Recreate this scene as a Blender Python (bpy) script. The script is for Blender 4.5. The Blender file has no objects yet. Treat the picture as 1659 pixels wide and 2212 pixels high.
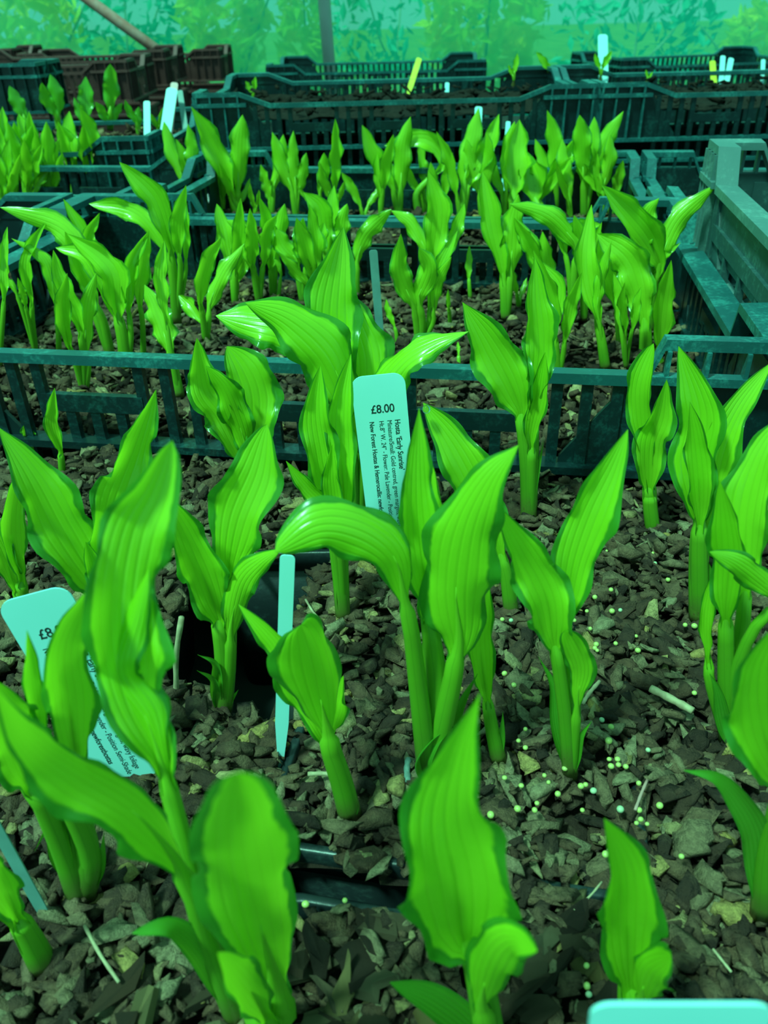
import bpy, bmesh, math, random
import numpy as np
from mathutils import Vector, Matrix

random.seed(7); rng = np.random.default_rng(7)
scene = bpy.context.scene
col = scene.collection

# ------------------------------------------------------------------ camera
FPX, CX, CY, W_, H_ = 1750.0, 829.5, 1106.0, 1659, 2212
PITCH, ROLL, CAMZ = math.radians(32.3), math.radians(-1.5), 0.26
_F = np.array([0, math.cos(PITCH), -math.sin(PITCH)])
_r = np.array([1.0, 0, 0]); _u = np.cross(_r, _F)
_R = _r*math.cos(ROLL)+_u*math.sin(ROLL); _U = -_r*math.sin(ROLL)+_u*math.cos(ROLL)
CAM = np.array([0, 0, CAMZ])
camd = bpy.data.cameras.new('camera'); cam = bpy.data.objects.new('camera', camd); col.objects.link(cam)
cam.matrix_world = Matrix(((_R[0], _U[0], -_F[0], 0), (_R[1], _U[1], -_F[1], 0), (_R[2], _U[2], -_F[2], CAMZ), (0, 0, 0, 1)))
camd.sensor_fit = 'VERTICAL'; camd.sensor_height = 36.0; camd.lens = FPX/H_*36.0
camd.clip_start = 0.01; camd.clip_end = 60
camd.dof.use_dof = True; camd.dof.focus_distance = 0.40; camd.dof.aperture_fstop = 18.0
scene.camera = cam
# ------------------------------------------------------------------ light
world = bpy.data.worlds.new('world'); scene.world = world; world.use_nodes = True
bg = world.node_tree.nodes['Background']; bg.inputs[0].default_value = (0.24, 1.0, 0.78, 1); bg.inputs[1].default_value = 0.80
sund = bpy.data.lights.new('sun', 'SUN'); sund.energy = 5.8; sund.angle = math.radians(7); sund.color = (0.34, 1.0, 0.70)
sun = bpy.data.objects.new('sun', sund); col.objects.link(sun)
sun.rotation_euler = Vector((0.42, 0.34, -1.0)).to_track_quat('-Z', 'Y').to_euler()
scene.view_settings.view_transform = 'Standard'; scene.view_settings.look = 'None'
scene.view_settings.gamma = 1.0; scene.view_settings.exposure = 0.0; scene.view_settings.use_curve_mapping = False

# ------------------------------------------------------------------ helpers
def ray(x, y): return _F+_R*(x-CX)/FPX-_U*(y-CY)/FPX
def atz(x, y, z): d = ray(x, y); return CAM+d*((z-CAMZ)/d[2])
def aty(x, y, Y): d = ray(x, y); return CAM+d*(Y/d[1])
def atd(x, y, dep): return CAM+ray(x, y)*dep
def depth(p): return float((p-CAM)@_F)
def nrm(v): return v/max(np.linalg.norm(v), 1e-9)

def mesh(name, verts, faces, mat, parent=None, smooth=False, uv=None):
    me = bpy.data.meshes.new(name); me.from_pydata([tuple(map(float, v)) for v in verts], [], faces)
    if uv is not None:
        l = me.uv_layers.new(name='UVMap'); vi = np.empty(len(me.loops), int); me.loops.foreach_get('vertex_index', vi)
        l.data.foreach_set('uv', np.asarray(uv, float)[vi].ravel())
    if smooth: me.polygons.foreach_set('use_smooth', [True]*len(me.polygons))
    me.materials.append(mat); me.update()
    return link(name, me, parent)
def link(name, me, parent=None):
    o = bpy.data.objects.new(name, me); col.objects.link(o)
    if parent is not None: o.parent = parent
    return o
def empty(name, loc=(0, 0, 0), rz=0.0):
    o = bpy.data.objects.new(name, None); col.objects.link(o); o.location = loc; o.rotation_euler = (0, 0, rz); o.empty_display_size = .01
    return o
def tag(o, label, cat, group=None):
    o['label'] = label; o['category'] = cat
    if group: o['group'] = group
    return o
class MB:
    def __init__(s): s.v = []; s.f = []
    def add(s, v, f):
        n = len(s.v); s.v += [tuple(map(float, p)) for p in v]; s.f += [tuple(i+n for i in q) for q in f]
    def box(s, x0, y0, z0, x1, y1, z1):
        s.add([(x0, y0, z0), (x1, y0, z0), (x1, y1, z0), (x0, y1, z0), (x0, y0, z1), (x1, y0, z1), (x1, y1, z1), (x0, y1, z1)],
              [(3, 2, 1, 0), (4, 5, 6, 7), (0, 1, 5, 4), (1, 2, 6, 5), (2, 3, 7, 6), (3, 0, 4, 7)])
    def prism(s, poly, ax):   # poly: list of 3d pts, extruded by vector ax
        n = len(poly); a = [np.array(p, float) for p in poly]; b = [p+np.array(ax) for p in a]
        s.add(a+b, [tuple(range(n))[::-1], tuple(range(n, 2*n))]+[(i, (i+1) % n, n+(i+1) % n, n+i) for i in range(n)])
    def tube(s, pts, rad, n=8, caps=True):
        pts = [np.array(p, float) for p in pts]; rings = []; up = None
        for i, p in enumerate(pts):
            t = nrm(pts[min(i+1, len(pts)-1)]-pts[max(i-1, 0)])
            if up is None: up = nrm(np.cross(t, [0.3, 1, .2]))
            up = nrm(up-t*(up@t)); w = np.cross(t, up); r = rad[i] if hasattr(rad, '__len__') else rad
            rings += [p+r*(up*math.cos(2*math.pi*k/n)+w*math.sin(2*math.pi*k/n)) for k in range(n)]
        f = []
        for i in range(len(pts)-1):
            for k in range(n):
                f.append((i*n+k, i*n+(k+1) % n, (i+1)*n+(k+1) % n, (i+1)*n+k))
        if caps: f += [tuple(range(n))[::-1], tuple(range((len(pts)-1)*n, len(pts)*n))]
        s.add(rings, f)
    def build(s, name, mat, parent=None, smooth=False): return mesh(name, s.v, s.f, mat, parent, smooth)
    def me(s, name, mat):
        m = bpy.data.meshes.new(name); m.from_pydata(s.v, [], s.f); m.materials.append(mat); m.update(); return m

def smooth_path(pts, n):
    P = [np.array(p, float) for p in pts]
    if len(P) == 2: return [P[0]+(P[1]-P[0])*i/(n-1) for i in range(n)]
    E = [2*P[0]-P[1]]+P+[2*P[-1]-P[-2]]; out = []
    L = np.cumsum([0]+[np.linalg.norm(P[i+1]-P[i]) for i in range(len(P)-1)]); L = L/L[-1]
    for j in range(n):
        s = j/(n-1); i = min(int(np.searchsorted(L, s, 'right'))-1, len(P)-2); i = max(i, 0); t = (s-L[i])/(L[i+1]-L[i])
        a, b, c, d = E[i], E[i+1], E[i+2], E[i+3]
        out.append(.5*((2*b)+(c-a)*t+(2*a-5*b+4*c-d)*t*t+(3*b-a-3*c+d)*t**3))
    return out

# ------------------------------------------------------------------ materials
def newmat(name):
    m = bpy.data.materials.new(name); m.use_nodes = True; nt = m.node_tree
    return m, nt, nt.nodes, nt.links, nt.nodes['Principled BSDF']
def N(nt, typ, **kw):
    n = nt.nodes.new(typ)
    for k, v in kw.items(): setattr(n, k, v)
    return n
def mth(nt, op, a, b=None, clamp=False):
    n = N(nt, 'ShaderNodeMath', operation=op, use_clamp=clamp)
    for i, x in enumerate((a, b)):
        if x is None: continue
        if isinstance(x, (int, float)): n.inputs[i].default_value = x
        else: nt.links.new(x, n.inputs[i])
    return n.outputs[0]
def mixc(nt, f, a, b):
    n = N(nt, 'ShaderNodeMix', data_type='RGBA')
    for i, x in ((0, f), (6, a), (7, b)):
        if isinstance(x, (int, float)): n.inputs[i].default_value = x
        elif isinstance(x, tuple): n.inputs[i].default_value = (*x, 1)
        else: nt.links.new(x, n.inputs[i])
    return n.outputs[2]
def mapr(nt, x, a, b, c=0., d=1.):
    n = N(nt, 'ShaderNodeMapRange', interpolation_type='SMOOTHSTEP'); nt.links.new(x, n.inputs[0])
    for i, v in enumerate((a, b, c, d)): n.inputs[i+1].default_value = v
    return n.outputs[0]
def noise(nt, scale, detail=3, coord='Object', rough=.55):
    tc = N(nt, 'ShaderNodeTexCoord'); n = N(nt, 'ShaderNodeTexNoise'); n.inputs['Scale'].default_value = scale
    n.inputs['Detail'].default_value = detail; n.inputs['Roughness'].default_value = rough
    nt.links.new(tc.outputs[coord], n.inputs['Vector']); return n.outputs[0]

def leaf_mat(name, centre, centre2, margin, m0=.70, m1=.80, trans=.48, veins=4.0):
    m, nt, nd, ln, bs = newmat(name)
    uv = N(nt, 'ShaderNodeUVMap'); sx = N(nt, 'ShaderNodeSeparateXYZ'); ln.new(uv.outputs[0], sx.inputs[0])
    u = sx.outputs[0]; a = mth(nt, 'ABSOLUTE', mth(nt, 'SUBTRACT', mth(nt, 'MULTIPLY', u, 2.0), 1.0))
    wob = mth(nt, 'MULTIPLY', mth(nt, 'SUBTRACT', noise(nt, 90, 2), .5), .35)
    mar = mapr(nt, mth(nt, 'ADD', a, wob), m0, m1)
    oi = N(nt, 'ShaderNodeObjectInfo')
    tone = mth(nt, 'MULTIPLY', oi.outputs['Random'], 1.0)
    big = noise(nt, 28, 3)
    f = mth(nt, 'ADD', mth(nt, 'MULTIPLY', tone, .6), mth(nt, 'MULTIPLY', mth(nt, 'SUBTRACT', big, .3), .9), True)
    c = mixc(nt, f, centre, centre2)
    # parallel veins
    vein = mth(nt, 'ABSOLUTE', mth(nt, 'SINE', mth(nt, 'MULTIPLY', mth(nt, 'SUBTRACT', u, .5), math.pi*2*veins)))
    vl = mapr(nt, vein, 0.0, 0.13, 1., 0.)
    vdark = mth(nt, 'MULTIPLY', vl, .48)
    c = mixc(nt, vdark, c, tuple(x*.45 for x in centre))
    c = mixc(nt, mth(nt, 'MULTIPLY', mar, .85), c, margin)
    ln.new(c, bs.inputs['Base Color']); bs.inputs['Roughness'].default_value = .26; bs.inputs['Specular IOR Level'].default_value = .65
    b = N(nt, 'ShaderNodeBump'); b.inputs['Strength'].default_value = .32; b.inputs['Distance'].default_value = .0006
    hgt = mth(nt, 'ADD', mapr(nt, vein, 0., .8), mth(nt, 'MULTIPLY', noise(nt, 420, 2), .25)); ln.new(hgt, b.inputs['Height']); ln.new(b.outputs[0], bs.inputs['Normal'])
    tr = N(nt, 'ShaderNodeBsdfTranslucent'); ct = mixc(nt, mth(nt, 'MULTIPLY', mth(nt, 'SUBTRACT', 1.0, mar), .4), c, (.50, .85, .02)); ln.new(ct, tr.inputs[0])
    mx = N(nt, 'ShaderNodeMixShader'); mx.inputs[0].default_value = trans
    ln.new(bs.outputs[0], mx.inputs[1]); ln.new(tr.outputs[0], mx.inputs[2]); ln.new(mx.outputs[0], nd['Material Output'].inputs[0])
    return m
M = {}
M['leaf'] = leaf_mat('hosta_leaf', (.38, .80, .028), (.28, .66, .016), (.022, .24, .02))
M['leaf_back'] = leaf_mat('hosta_leaf_plain', (.38, .78, .03), (.24, .60, .018), (.06, .32, .02), .74, .9, .42, 3.0)
M['bract'] = leaf_mat('hosta_bract', (.09, .34, .022), (.06, .27, .02), (.05, .24, .02), .8, .95, .25, 4.0)

def stem_mat():
    m, nt, nd, ln, bs = newmat('hosta_petiole')
    uv = N(nt, 'ShaderNodeUVMap'); sx = N(nt, 'ShaderNodeSeparateXYZ'); ln.new(uv.outputs[0], sx.inputs[0])
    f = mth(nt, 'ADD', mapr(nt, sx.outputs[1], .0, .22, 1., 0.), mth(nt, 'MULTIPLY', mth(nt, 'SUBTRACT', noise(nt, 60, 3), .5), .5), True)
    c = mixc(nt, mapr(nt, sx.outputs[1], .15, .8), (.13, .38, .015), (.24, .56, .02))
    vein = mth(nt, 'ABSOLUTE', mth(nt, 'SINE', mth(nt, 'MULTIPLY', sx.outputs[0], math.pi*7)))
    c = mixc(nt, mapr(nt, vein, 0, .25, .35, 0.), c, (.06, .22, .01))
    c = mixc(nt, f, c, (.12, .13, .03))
    spk = mapr(nt, noise(nt, 900, 1), .66, .74); c = mixc(nt, mth(nt, 'MULTIPLY', spk, f), c, (.16, .03, .03))
    ln.new(c, bs.inputs['Base Color']); bs.inputs['Roughness'].default_value = .42
    tr = N(nt, 'ShaderNodeBsdfTranslucent'); ln.new(c, tr.inputs[0])
    mx = N(nt, 'ShaderNodeMixShader'); mx.inputs[0].default_value = .22
    ln.new(bs.outputs[0], mx.inputs[1]); ln.new(tr.outputs[0], mx.inputs[2]); ln.new(mx.outputs[0], nd['Material Output'].inputs[0])
    return m
M['stem'] = stem_mat()

def plastic(name, c1, c2, rough=.45, dust=(.14, .30, .27), dustamt=.5):
    m, nt, nd, ln, bs = newmat(name)
    n1 = noise(nt, 30, 4); n2 = noise(nt, 260, 3, rough=.7)
    c = mixc(nt, n1, c1, c2)
    d = mth(nt, 'MULTIPLY', mapr(nt, mth(nt, 'MULTIPLY', n1, n2), .22, .45), dustamt)
    c = mixc(nt, d, c, dust); ln.new(c, bs.inputs['Base Color']); bs.inputs['Roughness'].default_value = rough
    bs.inputs['Specular IOR Level'].default_value = .45
    b = N(nt, 'ShaderNodeBump'); b.inputs['Strength'].default_value = .25; b.inputs['Distance'].default_value = .0005; ln.new(n2, b.inputs['Height']); ln.new(b.outputs[0], bs.inputs['Normal'])
    return m
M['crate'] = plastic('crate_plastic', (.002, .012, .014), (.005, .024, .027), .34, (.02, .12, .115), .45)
M['crate_rim'] = plastic('crate_rim_lit', (.008, .065, .072), (.014, .11, .115), .36, (.05, .32, .30), .6)  # crate plastic made lighter: light caught on the rims, put into the colour
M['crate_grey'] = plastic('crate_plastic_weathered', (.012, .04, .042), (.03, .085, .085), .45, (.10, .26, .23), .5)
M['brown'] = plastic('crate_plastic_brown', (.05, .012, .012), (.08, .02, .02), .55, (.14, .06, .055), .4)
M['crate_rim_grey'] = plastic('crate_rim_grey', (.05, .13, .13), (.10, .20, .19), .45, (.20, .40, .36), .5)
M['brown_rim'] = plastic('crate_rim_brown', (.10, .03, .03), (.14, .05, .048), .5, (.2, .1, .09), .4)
M['pot'] = plastic('pot_plastic', (.008, .012, .014), (.013, .02, .022), .35, (.05, .09, .08), .35)

def bark_mat(name, fac_kind):
    m, nt, nd, ln, bs = newmat(name)
    if fac_kind == 'attr':
        a = N(nt, 'ShaderNodeAttribute', attribute_name='tone'); t = a.outputs['Fac']
    else:
        t = N(nt, 'ShaderNodeObjectInfo').outputs['Random']
    r = N(nt, 'ShaderNodeValToRGB'); e = r.color_ramp.elements
    stops = [(0, (.030, .016, .010)), (.22, (.085, .044, .026)), (.45, (.17, .092, .050)), (.65, (.25, .165, .09)), (.82, (.37, .30, .165)), (.92, (.56, .36, .10)), (1, (.66, .52, .26))]
    e[0].position, e[0].color = stops[0][0], (*stops[0][1], 1); e[1].position, e[1].color = stops[-1][0], (*stops[-1][1], 1)
    for p, c in stops[1:-1]: x = e.new(p); x.color = (*c, 1)
    ln.new(t, r.inputs[0])
    n1 = noise(nt, 420, 5, rough=.7); n2 = noise(nt, 90, 3)
    c = mixc(nt, mapr(nt, n1, .3, .7, .0, .55), r.outputs[0], (.035, .018, .015))
    c = mixc(nt, mapr(nt, n2, .5, .75, 0., .4), c, (.34, .22, .12))
    ln.new(c, bs.inputs['Base Color']); bs.inputs['Roughness'].default_value = .75; bs.inputs['Specular IOR Level'].default_value = .25
    b = N(nt, 'ShaderNodeBump'); b.inputs['Strength'].default_value = 1.0; b.inputs['Distance'].default_value = .003; ln.new(n1, b.inputs['Height']); ln.new(b.outputs[0], bs.inputs['Normal'])
    return m
M['bark'] = bark_mat('bark_joined', 'attr'); M['bark1'] = bark_mat('bark_single', 'obj')

def simple(name, c, rough=.5, c2=None, sc=60, spec=.4, trans=0.):
    m, nt, nd, ln, bs = newmat(name)
    cc = mixc(nt, mapr(nt, noise(nt, sc, 3), .3, .7), c, c2 or tuple(x*.8 for x in c)); ln.new(cc, bs.inputs['Base Color'])
    bs.inputs['Roughness'].default_value = rough; bs.inputs['Specular IOR Level'].default_value = spec
    if trans:
        tr = N(nt, 'ShaderNodeBsdfTranslucent'); ln.new(cc, tr.inputs[0]); mx = N(nt, 'ShaderNodeMixShader'); mx.inputs[0].default_value = trans
        ln.new(bs.outputs[0], mx.inputs[1]); ln.new(tr.outputs[0], mx.inputs[2]); ln.new(mx.outputs[0], nd['Material Output'].inputs[0])
    return m
M['tag'] = simple('label_plastic', (.40, .86, .88), .4, (.37, .82, .84), 25, trans=.12)
M['tag_pink'] = simple('label_plastic_pink', (.75, .45, .45), .5)
M['tag_yellow'] = simple('label_plastic_yellow', (.75, .75, .05), .5)
M['tag_grey'] = simple('label_plastic_grey', (.16, .33, .31), .5)
M['ink'] = simple('label_ink', (.012, .03, .03), .6)
M['pellet'] = simple('fertiliser_pellet', (.50, .50, .16), .35, (.40, .48, .12), 300, .5)
M['pellet_blue'] = simple('fertiliser_pellet_pale', (.42, .52, .32), .4)
M['twig'] = simple('dry_twig', (.46, .38, .22), .7, (.28, .2, .12), 200)
M['grit'] = simple('grey_green_casting', (.16, .26, .22), .8, (.1, .16, .14), 500)
M['soil'] = simple('shaded_compost', (.010, .009, .007), .95, (.02, .016, .012), 140, .1)  # near-black, so the fill carries the crates' inner shade in its colour
M['ground'] = simple('woven_ground_cover', (.02, .03, .03), .9, (.03, .04, .035), 20, .1)
M['outside'] = simple('outside_grass', (.12, .22, .05), .9, (.2, .3, .06), 6, .1)
M['pipe'] = simple('galvanised_pipe', (.80, .80, .80), .4, (.7, .7, .7), 12)
M['rust'] = simple('rusty_strut', (.40, .16, .13), .6, (.45, .26, .22), 30)
M['shrub'] = simple('shrub_leaf', (1.0, .90, .02), .5, (.95, .88, .03), 3, .3, .45)
M['shrub_dark'] = simple('shrub_leaf_dark', (.10, .55, .40), .5, (.06, .45, .34), 3, .3, .3)
M['branch'] = simple('shrub_branch', (.4, .45, .3), .8)
def water():
    m, nt, nd, ln, bs = newmat('water'); bs.inputs['Transmission Weight'].default_value = 1.; bs.inputs['Roughness'].default_value = 0.; bs.inputs['IOR'].default_value = 1.33
    return m
M['water'] = water()
def net():
    m, nt, nd, ln, bs = newmat('green_netting')
    n1 = noise(nt, 1.3, 4); tc = N(nt, 'ShaderNodeTexCoord'); mp = N(nt, 'ShaderNodeMapping'); mp.inputs['Scale'].default_value = (9, 1, .5); mp.inputs['Rotation'].default_value = (0, .25, 0)
    ln.new(tc.outputs['Object'], mp.inputs[0]); n2 = N(nt, 'ShaderNodeTexNoise'); n2.inputs['Scale'].default_value = 1.6; n2.inputs['Detail'].default_value = 6; ln.new(mp.outputs[0], n2.inputs['Vector'])
    c = mixc(nt, mapr(nt, n1, .35, .7), (.0, .50, .46), (.01, .64, .60))
    c = mixc(nt, mapr(nt, n2.outputs[0], .62, .75, 0., .45), c, (.10, .80, .55))
    tr = N(nt, 'ShaderNodeBsdfTranslucent'); ln.new(c, tr.inputs[0]); df = N(nt, 'ShaderNodeBsdfDiffuse'); ln.new(c, df.inputs[0])
    tp = N(nt, 'ShaderNodeBsdfTransparent'); tp.inputs[0].default_value = (.62, 1, .82, 1)
    m1 = N(nt, 'ShaderNodeMixShader'); m1.inputs[0].default_value = .35; ln.new(tr.outputs[0], m1.inputs[1]); ln.new(df.outputs[0], m1.inputs[2])
    m2 = N(nt, 'ShaderNodeMixShader'); m2.inputs[0].default_value = .46; ln.new(m1.outputs[0], m2.inputs[1]); ln.new(tp.outputs[0], m2.inputs[2])
    ln.new(m2.outputs[0], nd['Material Output'].inputs[0]); return m
M['net'] = net()

# ------------------------------------------------------------------ the setting
GZ = -0.10
def setting():
    mb = MB(); mb.box(-4, -.6, GZ-.05, 4, 3.25, GZ); o = mb.build('floor', M['ground']); o['kind'] = 'structure'; o['label'] = 'dark woven ground cover on the tunnel floor'; o['category'] = 'floor'
    mb = MB(); mb.box(-9, 3.25, GZ-.06, 9, 14, GZ-.01); o = mb.build('ground_outside', M['outside']); o['kind'] = 'structure'; o['label'] = 'grass outside beyond the green netting wall'; o['category'] = 'ground'
    # netting wall with soft sag
    nx, nz = 120, 40; v = []; f = []
    for j in range(nz+1):
        for i in range(nx+1):
            x = -4+8*i/nx; z = GZ+1.3*j/nz
            y = 3.2+.012*math.sin(x*9+z*2)+.02*math.sin(x*2.3+z*3.1)*math.sin(z*2)
            v.append((x, y, z))
    for j in range(nz):
        for i in range(nx):
            a = j*(nx+1)+i; f.append((a, a+1, a+nx+2, a+nx+1))
    o = mesh('wall_back', v, f, M['net'], None, True); o['kind'] = 'structure'; o['label'] = 'translucent green netting wall of the tunnel'; o['category'] = 'wall'
    y = 3.12
    a = aty(712, 150, y); b = aty(700, 0, y); d = (b-a)/(b[2]-a[2]); p0 = a+d*(GZ-a[2]); p1 = a+d*(2.4-a[2])
    mb = MB(); mb.tube([p0, (p0+p1)/2, p1], .021, 14); o = mb.build('trim_1', M['pipe'], None, True); o['kind'] = 'structure'; o['label'] = 'upright galvanised tunnel pole before the netting'; o['category'] = 'pole'
    a = aty(335, 105, y); b = aty(185, -5, y); d = (a-b); mb = MB(); mb.tube([a+d*.9, (a+b)/2, b-d*2.2], .017, 12); o = mb.build('trim_2', M['rust'], None, True); o['kind'] = 'structure'; o['label'] = 'rusty diagonal strut leaning against the netting'; o['category'] = 'pole'
setting()

# ------------------------------------------------------------------ crates
def crate(W, D, zdip, raise_, corner, slope, mat, label, cat='crate', cent=(0, 0), yaw=0., group=None, bars=True, low=True, name='plastic_crate', rimw=.010, pitch=.0172, panel=False, side_rim=1.0, ledges=True):
    """W x D crate whose dip rail top is zdip, with corners raised by raise_; walls go down to the ground."""
    root = empty(name, (cent[0], cent[1], GZ), -yaw); tag(root, label, cat, group)
    rmat = {'crate': M['crate_rim'], 'crate_grey': M['crate_rim_grey'], 'brown': M['brown_rim']}[[k for k in ('crate', 'crate_grey', 'brown') if M[k] == mat][0]]  # lighter copy of the wall plastic, with the lit edges painted in
    zd = zdip-GZ; zr = zd+raise_; z1 = zd-.060; z2 = zd-.090; rh = .0065
    hw, hd = W/2, D/2
    sides = [((-hw, -hd), (1, 0), (0, 1), W), ((hw, hd), (-1, 0), (0, -1), W), ((hw, -hd), (0, 1), (-1, 0), D), ((-hw, hd), (0, -1), (1, 0), D)]
    barme = MB(); barme.box(-.0033, .0015, z1, .0033, .0065, zd-rh*.5); barme = barme.me('bar', mat)
    lowme = MB(); lowme.box(-.0033, .0015, z2, .0033, .0065, z1-.004); lowme = lowme.me('lower_bar', mat)
    topme = MB(); topme.box(-.003, .0015, zd, .003, .006, zr-rh*.5); topme = topme.me('corner_bar', mat)
    skirt = MB()
    for si, (o, t, n, L) in enumerate(sides):
        def P(s, q, z): return (o[0]+t[0]*s+n[0]*q, o[1]+t[1]*s+n[1]*q, z)
        # rim following the raised corners
        c, sl = corner, slope
        top = [(0, zr), (c, zr), (c+sl, zd), (L-c-sl, zd), (L-c, zr), (L, zr)]
        mb = MB(); v = []
        for s, z in top:
            rw = rimw if L > D+.01 else rimw*side_rim
            v += [P(s, -.001, z), P(s, rw, z-.0008), P(s, rw, z-rh), P(s, -.001, z-rh)]
        f = []
        for i in range(len(top)-1):
            for k in range(4): f.append((i*4+k, i*4+(k+1) % 4, i*4+4+(k+1) % 4, i*4+4+k))
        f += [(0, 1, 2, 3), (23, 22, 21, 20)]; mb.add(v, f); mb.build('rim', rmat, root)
        # corner panels, wider at the foot, with ribs
        for e in (0, 1):
            q = (lambda s: s) if e == 0 else (lambda s: L-s)
            mb = MB(); g = .012
            mb.prism([P(q(0), .003, zd), P(q(c+g), .003, zd), P(q(c+g+.04), .003, z1+.004), P(q(c+g+.04), .003, z1), P(q(0), .003, z1)], (n[0]*.003, n[1]*.003, 0))
            if raise_ > .012 and slope < .02:
                pass
            else:
                mb.prism([P(q(0), .004, zr-.003), P(q(c), .004, zr-.003), P(q(c+sl), .004, zd-.003), P(q(0), .004, zd-.003)], (n[0]*.003, n[1]*.003, 0))
            mb.build('corner_panel', mat, root)
            for k in range(4):
                s = q(.004+k*c/3.3); mb = MB(); a = P(s-.0012, -.003, z1); b = P(s+.0012, .005, zr-rh)
                mb.box(min(a[0], b[0]), min(a[1], b[1]), z1, max(a[0], b[0]), max(a[1], b[1]), (zr if k < 4 else zd)-rh)
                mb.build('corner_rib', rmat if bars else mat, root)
            mb = MB(); a = P(q(0), -.004, 0); b = P(q(c+.01), .004, 0)
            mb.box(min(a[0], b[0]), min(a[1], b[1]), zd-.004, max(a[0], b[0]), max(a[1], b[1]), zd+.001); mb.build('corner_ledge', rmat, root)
        # ledges
        for z, nm in (((z1, 'ledge'), (z2, 'lower_ledge')) if ledges else ((z1, 'ledge'),)):
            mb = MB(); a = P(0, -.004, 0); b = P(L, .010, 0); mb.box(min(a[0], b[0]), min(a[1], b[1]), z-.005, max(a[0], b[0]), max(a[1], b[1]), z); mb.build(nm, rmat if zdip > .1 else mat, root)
        a = P(0, .002, 0); b = P(L, .006, 0)
        skirt.box(min(a[0], b[0]), min(a[1], b[1]), .002, max(a[0], b[0]), max(a[1], b[1]), z2-.004)
        # bars and plates
        if panel:
            mb = MB(); a = P(c, .004, 0); b = P(L-c, .008, 0); mb.box(min(a[0], b[0]), min(a[1], b[1]), z1+.012, max(a[0], b[0]), max(a[1], b[1]), zd-rh); mb.build('wall_panel', mat, root)
        rz = math.atan2(t[1], t[0]); s0 = c+.022; s1 = L-c-.022; nb = max(2, int(round((s1-s0)/pitch)))
        plates = []
        if L > .45: plates = [(3, 7), (nb//2-2, nb//2+2), (nb-7, nb-3)]
        elif L > .3: plates = [(nb//2-2, nb//2+2)]
        jb = MB()
        for k in range(nb+1):
            s = s0+(s1-s0)*k/nb; p = P(s, 0, 0)
            inpl = any(a < k < b for a, b in plates)
            if bars:
                ob = link('bar', barme, root); ob.location = p; ob.rotation_euler.z = rz
                if inpl: ob.scale.z = .42; ob.location.z = z1*(1-.42)
                if low: ob = link('lower_bar', lowme, root); ob.location = p; ob.rotation_euler.z = rz
            else:
                a = P(s-.0033, .0015, 0); b = P(s+.0033, .0065, 0)
                jb.box(min(a[0], b[0]), min(a[1], b[1]), z2, max(a[0], b[0]), max(a[1], b[1]), zd-rh*.5)
        if not bars: jb.build('wall_lattice', mat, root)
        for a_, b_ in plates:
            sa = s0+(s1-s0)*a_/nb; sb = s0+(s1-s0)*b_/nb; a = P(sa, .001, 0); b = P(sb, .006, 0)
            mb = MB(); mb.box(min(a[0], b[0]), min(a[1], b[1]), z1+.020, max(a[0], b[0]), max(a[1], b[1]), z1+.032); mb.build('plate', mat, root)
    skirt.box(-hw+.004, -hd+.004, .001, hw-.004, hd-.004, .005); skirt.build('base_tray', mat, root)
    return root
def axes(yaw): return np.array([math.cos(yaw), -math.sin(yaw)]), np.array([math.sin(yaw), math.cos(yaw)])

Y1 = math.radians(9.3); ux, uy = axes(Y1)
RB = np.array([.2896, .791]); C1C = RB-ux*.30-uy*.19
crate(.60, .38, .076, .022, .070, .008, M['crate'], 'dark green-black crate of hostas right behind the foreground pots', cent=C1C, yaw=Y1, side_rim=1.7)
Y2 = math.radians(9.6); vx, vy = axes(Y2); C2C = np.array([.036, .985])
crate(.53, .285, .076, .020, .060, .010, M['crate'], 'second dark crate of hostas, between the nearest crate and the tall lattice crates', cent=C2C, yaw=Y2)
CL2 = C2C-vx*(.265+.02+.25)+vy*.0
crate(.50, .29, .076, .018, .055, .03, M['crate'], 'dark crate at the left edge full of tall hosta clumps', cent=CL2, yaw=Y2)
CR2 = C2C+vx*(.265+.010+.25)
crate(.50, .285, .076, .020, .060, .010, M['crate'], 'dark crate half hidden behind the tall grey crate at right', cent=CR2, yaw=Y2)
CL1 = C1C-ux*(.60+.012)
crate(.60, .38, .076, .022, .070, .03, M['crate'], 'dark crate cut off by the left edge beside the nearest crate', cent=CL1, yaw=Y1)
p = atd(1535, 300, .672); CR1 = p[:2]+ux*.26-uy*.19
crate(.52, .38, p[2]-.026, .026, .040, .014, M['crate_grey'], 'tall weathered grey-green crate at the right edge', cent=CR1, yaw=Y1, rimw=.016, panel=True, pitch=.05, low=False, ledges=False)
Y3 = math.radians(.5); wx, wy = axes(Y3); LF3 = np.array([-.268, 1.352]); C3C = LF3+wx*.30+wy*.195
crate(.60, .39, .133, .016, .068, .045, M['crate'], 'tall lattice crate in the middle of the back row', cent=C3C, yaw=Y3)
C3R = C3C+wx*.606
crate(.60, .39, .133, .016, .068, .045, M['crate'], 'tall lattice crate at the right end of the back row', cent=C3R, yaw=Y3)
CL3 = np.array([-.62, 1.50])
crate(.60, .38, .080, .02, .07, .03, M['crate'], 'dark crate holding shaded hostas and white stakes, far left', cent=CL3, yaw=0.05, low=False)
def far_crate(px, py, dep, mat, label, yaw=0., Wd=.6, Dd=.4, right=True):
    q = atd(px, py, dep); a, b = axes(yaw); c = q[:2]+(-a if right else a)*Wd/2+b*Dd/2
    crate(Wd, Dd, q[2]-.022, .022, .075, .03, mat, label, cent=c, yaw=yaw, bars=False)
far_crate(272, 128, 1.84, M['brown'], 'reddish-brown crate nearest of the brown group at left', -.03, Dd=.28)
far_crate(352, 106, 2.13, M['brown'], 'reddish-brown crate behind the nearest brown one', -.02, Dd=.28)
far_crate(472, 104, 2.42, M['brown'], 'reddish-brown crate at the right end of the brown group', -.02, Dd=.28)
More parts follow.
